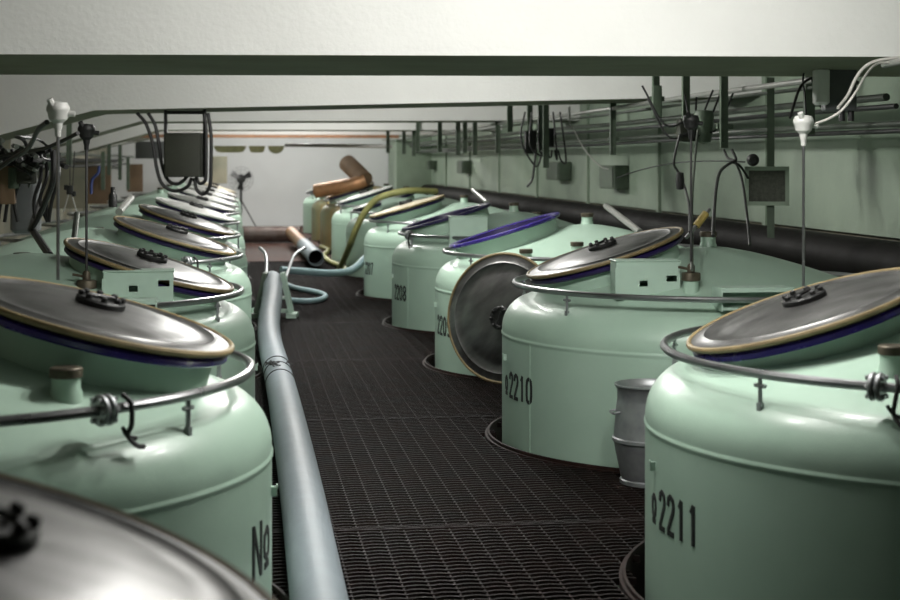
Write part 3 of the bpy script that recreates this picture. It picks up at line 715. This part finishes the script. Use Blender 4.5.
# junction box near the top right
c_ = P(834, 83, 7.0); o = empty('junction_box', P(834, 83, 6.9), -.2); c_ = o.location; tag(o, 'grey junction box with a pale rounded cover under the near beam', 'junction box')
c_.z = CH + (161 - 86) * 6.9 / FPX
b = MB(); b.rbox((.03, .05, .0), (.14, .12, .22), .012); b.build('box', 'greybox', o)
b = MB(); b.rbox((0, 0, 0), (.07, .12, .02), .03, m=Matrix.Identity(3)); 
b = MB(); b.rbox((-.062, -.03, -.005), (.065, .10, .16), .02, m=Matrix.Identity(3)); b.build('cover', 'beam', o)
for s in (0, 1):
    b = MB(); b.tube([(.04 + .04 * s, .03, -.11), (.04 + .04 * s, .03, -.155)], .014, 8); b.build('gland', 'black', o)
p = P(900, 62, 5.6)
b = MB(); b.tube([P(884, 65, 5.7), P(930, 55, 5.2)], .012, 10); tag(b.build('conduit', 'conduitpale'), 'short bright conduit at the top right edge', 'conduit')
for (pl, r_, m_, l_) in (([(790, 118), (800, 88), (812, 78), (835, 74)], .007, 'cable', 'black cable arching left of the junction box'), ([(806, 115), (805, 95), (803, 80), (806, 60)], .005, 'cable', 'black cable rising straight from the white probe head'), ([(812, 80), (817, 100), (824, 112)], .005, 'cable', 'short black cable slanting below the junction box')):
    wire('cable', [P(x, y, 6.9 + .1 * i) for i, (x, y) in enumerate(pl)], r_ * .9, m_, l_)
b = MB(); p = P(809, 92, 8.2); b.box((p.x, p.y, p.z + .15), (.05, .04, .75)); tag(b.build('wall_post', 'hanger', smooth=False), 'green upright strip behind the white probe head', 'hanger')
# wall panels far on the right: small dark cabinets
for (x, y, d, w, h_, lab) in ((557, 177, 14.5, .26, .22, 'dark green wall cabinet below the cable cluster'), (516, 171, 17, .3, .2, 'dim green wall cabinet, second from the near end'), (424, 167, 24, .26, .2, 'dark wall cabinet near the far right corner'), (394, 165, 28, .2, .16, 'small dark wall box beside the far right corner')):
    p = P(x, y, d); b = MB(); b.rbox((0, 0, 0), (.14, w * 2.2, h_), .01); b.box((-.075, 0, 0), (.01, w * 2.0, h_ - .03)); o = b.build('wall_cabinet', 'hanger', loc=(WXR - .12, p.y, p.z)); tag(o, lab, 'cabinet')
# dark cluster at (535,135) and hanging cable
o = empty('cable_cluster', P(535, 140, 13.4)); L = o.location; tag(o, 'dark tangle of cables and fittings on the second row of hangers', 'cables')
b = MB(); b.rbox((-.04, 0, -.02), (.10, .06, .20), .01); b.rbox((.12, 0, .02), (.09, .06, .16), .01); b.build('fitting', 'black', o)
for k in range(6):
    b = MB(); x = 525 + k * 7; b.tube([P(x, 112, 13.4) - L, P(x - 4 + 2 * k, 140 + 4 * k, 13.3) - L, P(536 + k * 5, 162 + random.uniform(-8, 5), 13.3) - L, P(543 + 3 * k, 150, 13.3) - L], .008, 6, smooth=5); b.build('cable', 'cable', o)
wire('cable', [P(536, 150, 13.3), P(534, 168, 13.3), P(532, 180, 13.3), P(527, 187, 13.3)], .01, 'cable', 'black cable end hanging low below the far cable tangle')
# poles and sticks lying on the domes
def stick(a, b_, r, m, label, cat='rod'):
    b = MB(); b.tube([a, b_], r, 10); tag(b.build('metal_rod', m), label, cat)
stick(P(606, 206, 10.0), P(640, 232, 9.2), .02, 'conduitpale', 'pale metal rod leaning on the back of tank dome 220')
stick(P(473, 190, 12.9), P(487, 202, 12.5), .018, 'conduitpale', 'short pale rod sticking up behind the tank marked 208')
stick(P(131, 198, 9.0), P(119, 212, 8.7), .022, 'conduitpale', 'short pale rod standing behind the second left lid')
stick(P(77, 214, 7.4), P(74, 240, 7.2), .014, 'conduit', 'pale rod upright beside the amber rim of the second left lid')
stick(P(32, 229, 7.5), P(50, 256, 6.7), .018, 'darksteel', 'dark rod lying over the dome at the far left')
stick(P(40, 200, 8.0), P(30, 230, 7.5), .013, 'darksteel', 'thin dark rod propped up at the far left')
b = MB(); b.tube([P(686, 238, 6.75), P(698, 222, 6.8), P(712, 206, 6.9)], .008, 8)
o = empty('hand_tool', P(686, 238, 6.75)); L = o.location; tag(o, 'slim tool with a yellow sleeve standing behind the lid of tank 2210', 'tool')
b = MB(); b.tube([(0, 0, 0), P(710, 209, 6.8) - L], .008, 8); b.build('shaft', 'pipe', o)
b = MB(); b.tube([P(696, 226, 6.77) - L, P(706, 213, 6.79) - L], .017, 10); b.build('sleeve', 'yellow', o)

# ------------------------------------------------------------------ left wall services
for i, (z, x, r_, m_) in enumerate(((1.33, -1.9, .02, 'conduit'), (1.26, -2.1, .03, 'darksteel'), (1.19, -2.0, .018, 'darksteel'), (1.12, -2.15, .025, 'conduit'))):
    b = MB(); b.tube([(x, 7 + 1.9 * k, z + .01 * math.sin(k * 2.1 + i)) for k in range(13)], r_, 8); tag(b.build('conduit', m_), '%s conduit of the bundle along the left wall' % ['topmost', 'second down', 'third down', 'lowest'][i], 'conduit', 'conduits along the left wall')
for i, (x, y0, y1, d) in enumerate([(103, 140, 190, 20), (120, 140, 180, 22), (128, 145, 190, 24), (38, 135, 170, 11), (50, 138, 175, 12), (69, 140, 165, 15), (109, 142, 175, 21), (27, 150, 185, 10)]):
    p1 = P(x, y1, d); hh = .16 if d < 13 else .5; b = MB(); b.box((0, 0, hh / 2), (.05, .02, hh)); b.box((.02, .02, hh / 2), (.008, .04, hh)); o = b.build('hanger_strip', 'hanger', loc=p1, smooth=False); tag(o, 'dark green hanger strip among the clutter at the left wall', 'hanger', 'left hanger strips')
# cable tangle upper left
o = empty('cable_tangle', P(20, 160, 7.2)); L = o.location; tag(o, 'dense dark tangle of cables on the conduits at the far left edge', 'cables')
for k in range(26):
    x0 = random.uniform(-25, 45); y0 = random.uniform(140, 165); pts = [P(x0, y0, 7 + random.uniform(-.3, .6))]
    for q in range(3):
        x0 += random.uniform(-16, 18); y0 += random.uniform(-7, 11); pts.append(P(x0, y0, 7.2 + random.uniform(-.3, .5)))
    b = MB(); b.tube([p - L for p in pts], random.choice((.006, .009, .012)), 6, smooth=5); b.build('cable', random.choice(('cable', 'cable', 'darksteel', 'conduit')), o)
for k, (x, y, w, h_, m_) in enumerate(((27, 172, .09, .11, 'darkbox'), (8, 185, .07, .18, 'brownpanel'), (2, 165, .1, .12, 'black'), (14, 178, .05, .1, 'hanger'))):
    b = MB(); b.rbox(P(x, y, 7.3) - L, (w, .06, h_), .008); b.build('fitting', m_, o)
for k in range(8):
    x0 = [5, 12, 18, 44, 51, 38, 56, -3][k]; b = MB(); b.tube([P(x0, 150, 7.4) - L, P(x0 + 3, 175, 7.3) - L, P(x0 - 4, 200, 7.3) - L, P(x0 + random.uniform(-8, 4), 222, 7.3) - L], .009, 6, smooth=5); b.build('hanging_cable', 'cable', o)
wire('cable', [P(54, 150, 7.0), P(53, 180, 7.0), P(46, 200, 7.1), P(38, 218, 7.2), P(31, 229, 7.4)], .014, 'cable', 'thick black cable falling beside the farthest left probe')
# pale container and boards standing by the left wall
p = P(26, 200, 8.6); b = MB(); b.rbox((p.x, p.y, 1.0), (.16, .14, .30), .04); tag(b.build('pale_canister', 'greybox'), 'grey canister behind the cables at the left edge', 'canister')
for (x, y, d, w, h_, m_, lab) in ((92, 185, 22.5, .55, .55, 'brownpanel', 'tan board leaning at the left wall behind the dark probe'), (135, 178, 25, .25, .45, 'brownpanel', 'brown board left of the hanging control box'), (64, 188, 17, .5, .45, 'leftwall', 'beige panel at the left wall between the probes'), (150, 150, 27, .5, .3, 'greybox', 'grey panel left of the control box cables'), (219, 170, 28.5, .3, .5, 'leftwall', 'grey cabinet on the end wall beside the control box')):
    p = P(x, y, d); b = MB(); b.rbox((0, 0, 0), (w, .05, h_), .008); o = b.build('wall_board', m_, loc=p); tag(o, lab, 'board')
wire('rope', [P(99, 166, 14), P(98, 173, 14), P(92, 180, 14), P(91, 194, 14)], .013, 'blue', 'blue rope hanging beside the dark headed left probe', 'rope')
o = empty('hanging_clamp', P(70, 190, 12)); L = o.location; tag(o, 'black clamp hanging between the two left probes', 'clamp')
b = MB(); b.rbox((0, 0, 0), (.05, .04, .07), .01); b.rbox((-.03, 0, .02), (.03, .03, .04), .008); b.rbox((.03, 0, -.03), (.03, .03, .04), .008); b.build('jaw', 'black', o)
b = MB(); b.tube([(0, 0, .03), (0, 0, .35)], .004, 5); b.tube([(.02, 0, .03), (.035, 0, .3)], .004, 5); b.build('cord', 'darksteel', o)
b = MB(); b.tube([(-.01, 0, -.03), (-.05, 0, -.17)], .006, 5); b.tube([(.01, 0, -.03), (.05, 0, -.17)], .006, 5); b.build('leg', 'greycable', o)
# white junctions, dark bottle among the left row
b = MB(); b.lathe([(0, 0), (.026, 0), (.026, .07), (.014, .09), (.014, .12), (0, .12)], P(113, 207, 9.3), n=18); tag(b.build('bottle', 'black'), 'dark bottle standing behind the third left lid', 'bottle')
# conduit and olive hoods under the far beam
b = MB(); b.tube([P(285, 145, 25.5), P(392, 146.5, 25.2)], .03, 10); tag(b.build('conduit', 'conduitpale'), 'pale pipe crossing below the far ceiling beams', 'pipe')
for i, (x0, x1) in enumerate(((214, 246), (249, 265), (268, 284))):
    a, c_ = P(x0, 146, 26), P(x1, 146, 26); w = (c_ - a).length; hh = .11 if i < 2 else .13
    b = MB(); n = 8; poly = [(-w / 2, 0)] + [(w / 2 * -math.cos(PI * (k + .6) / (n + .2)), -hh * min(1, (1.5 if i < 2 else 1.0) * math.sin(PI * (k + .6) / (n + .2)))) for k in range(n)] + [(w / 2, 0)]
    b.prism(poly, -.1, .1); o = b.build('canvas_hood', 'olive', loc=(a + c_) / 2, smooth=False); tag(o, 'olive canvas hood under the far beam, %s of the three' % ('widest and leftmost', 'middle one', 'rightmost and deepest')[i], 'hood', 'olive hoods under the far beam')

# ------------------------------------------------------------------ lamps in the ceiling bays
def lamp(x, y, power, lx=.9, ly=.14, z=2.02, rz=0):
    o = empty('ceiling_lamp', (x, y, z + .06), rz); tag(o, 'white strip lamp fixed to the ceiling between two beams', 'lamp', 'strip lamps hidden between the beams')
    b = MB(); b.rbox((0, 0, 0), (lx + .06, ly + .04, .05), .01); b.build('lamp_housing', 'white', o)
    for s in (-1, 1):
        b = MB(); b.tube([(-lx / 2, s * .035, -.04), (lx / 2, s * .035, -.04)], .014, 8); b.build('lamp_tube', 'tube', o)
    for k in range(3):
        ld = bpy.data.lights.new('lamp_light', 'POINT'); ld.shadow_soft_size = .05; ld.energy = power / 3; ld.color = (1, .985, .95)
        l = bpy.data.objects.new('lamp_light', ld); COL.objects.link(l); l.parent = o; l.location = ((k - 1) * lx * .38, 0, -.11)
lamp(.95, 4.3, 124, 1.1)
lamp(.8, 8.9, 130, 1.1)
lamp(.8, 14.0, 125, 1.1)
lamp(.8, 19.0, 125, 1.1)
lamp(.8, 23.2, 110, 1.1)
lamp(.8, 27.3, 160, 1.1)
w = bpy.data.worlds.new('world'); SC.world = w; w.use_nodes = True
w.node_tree.nodes['Background'].inputs[0].default_value = (.6, .7, .65, 1); w.node_tree.nodes['Background'].inputs[1].default_value = .02
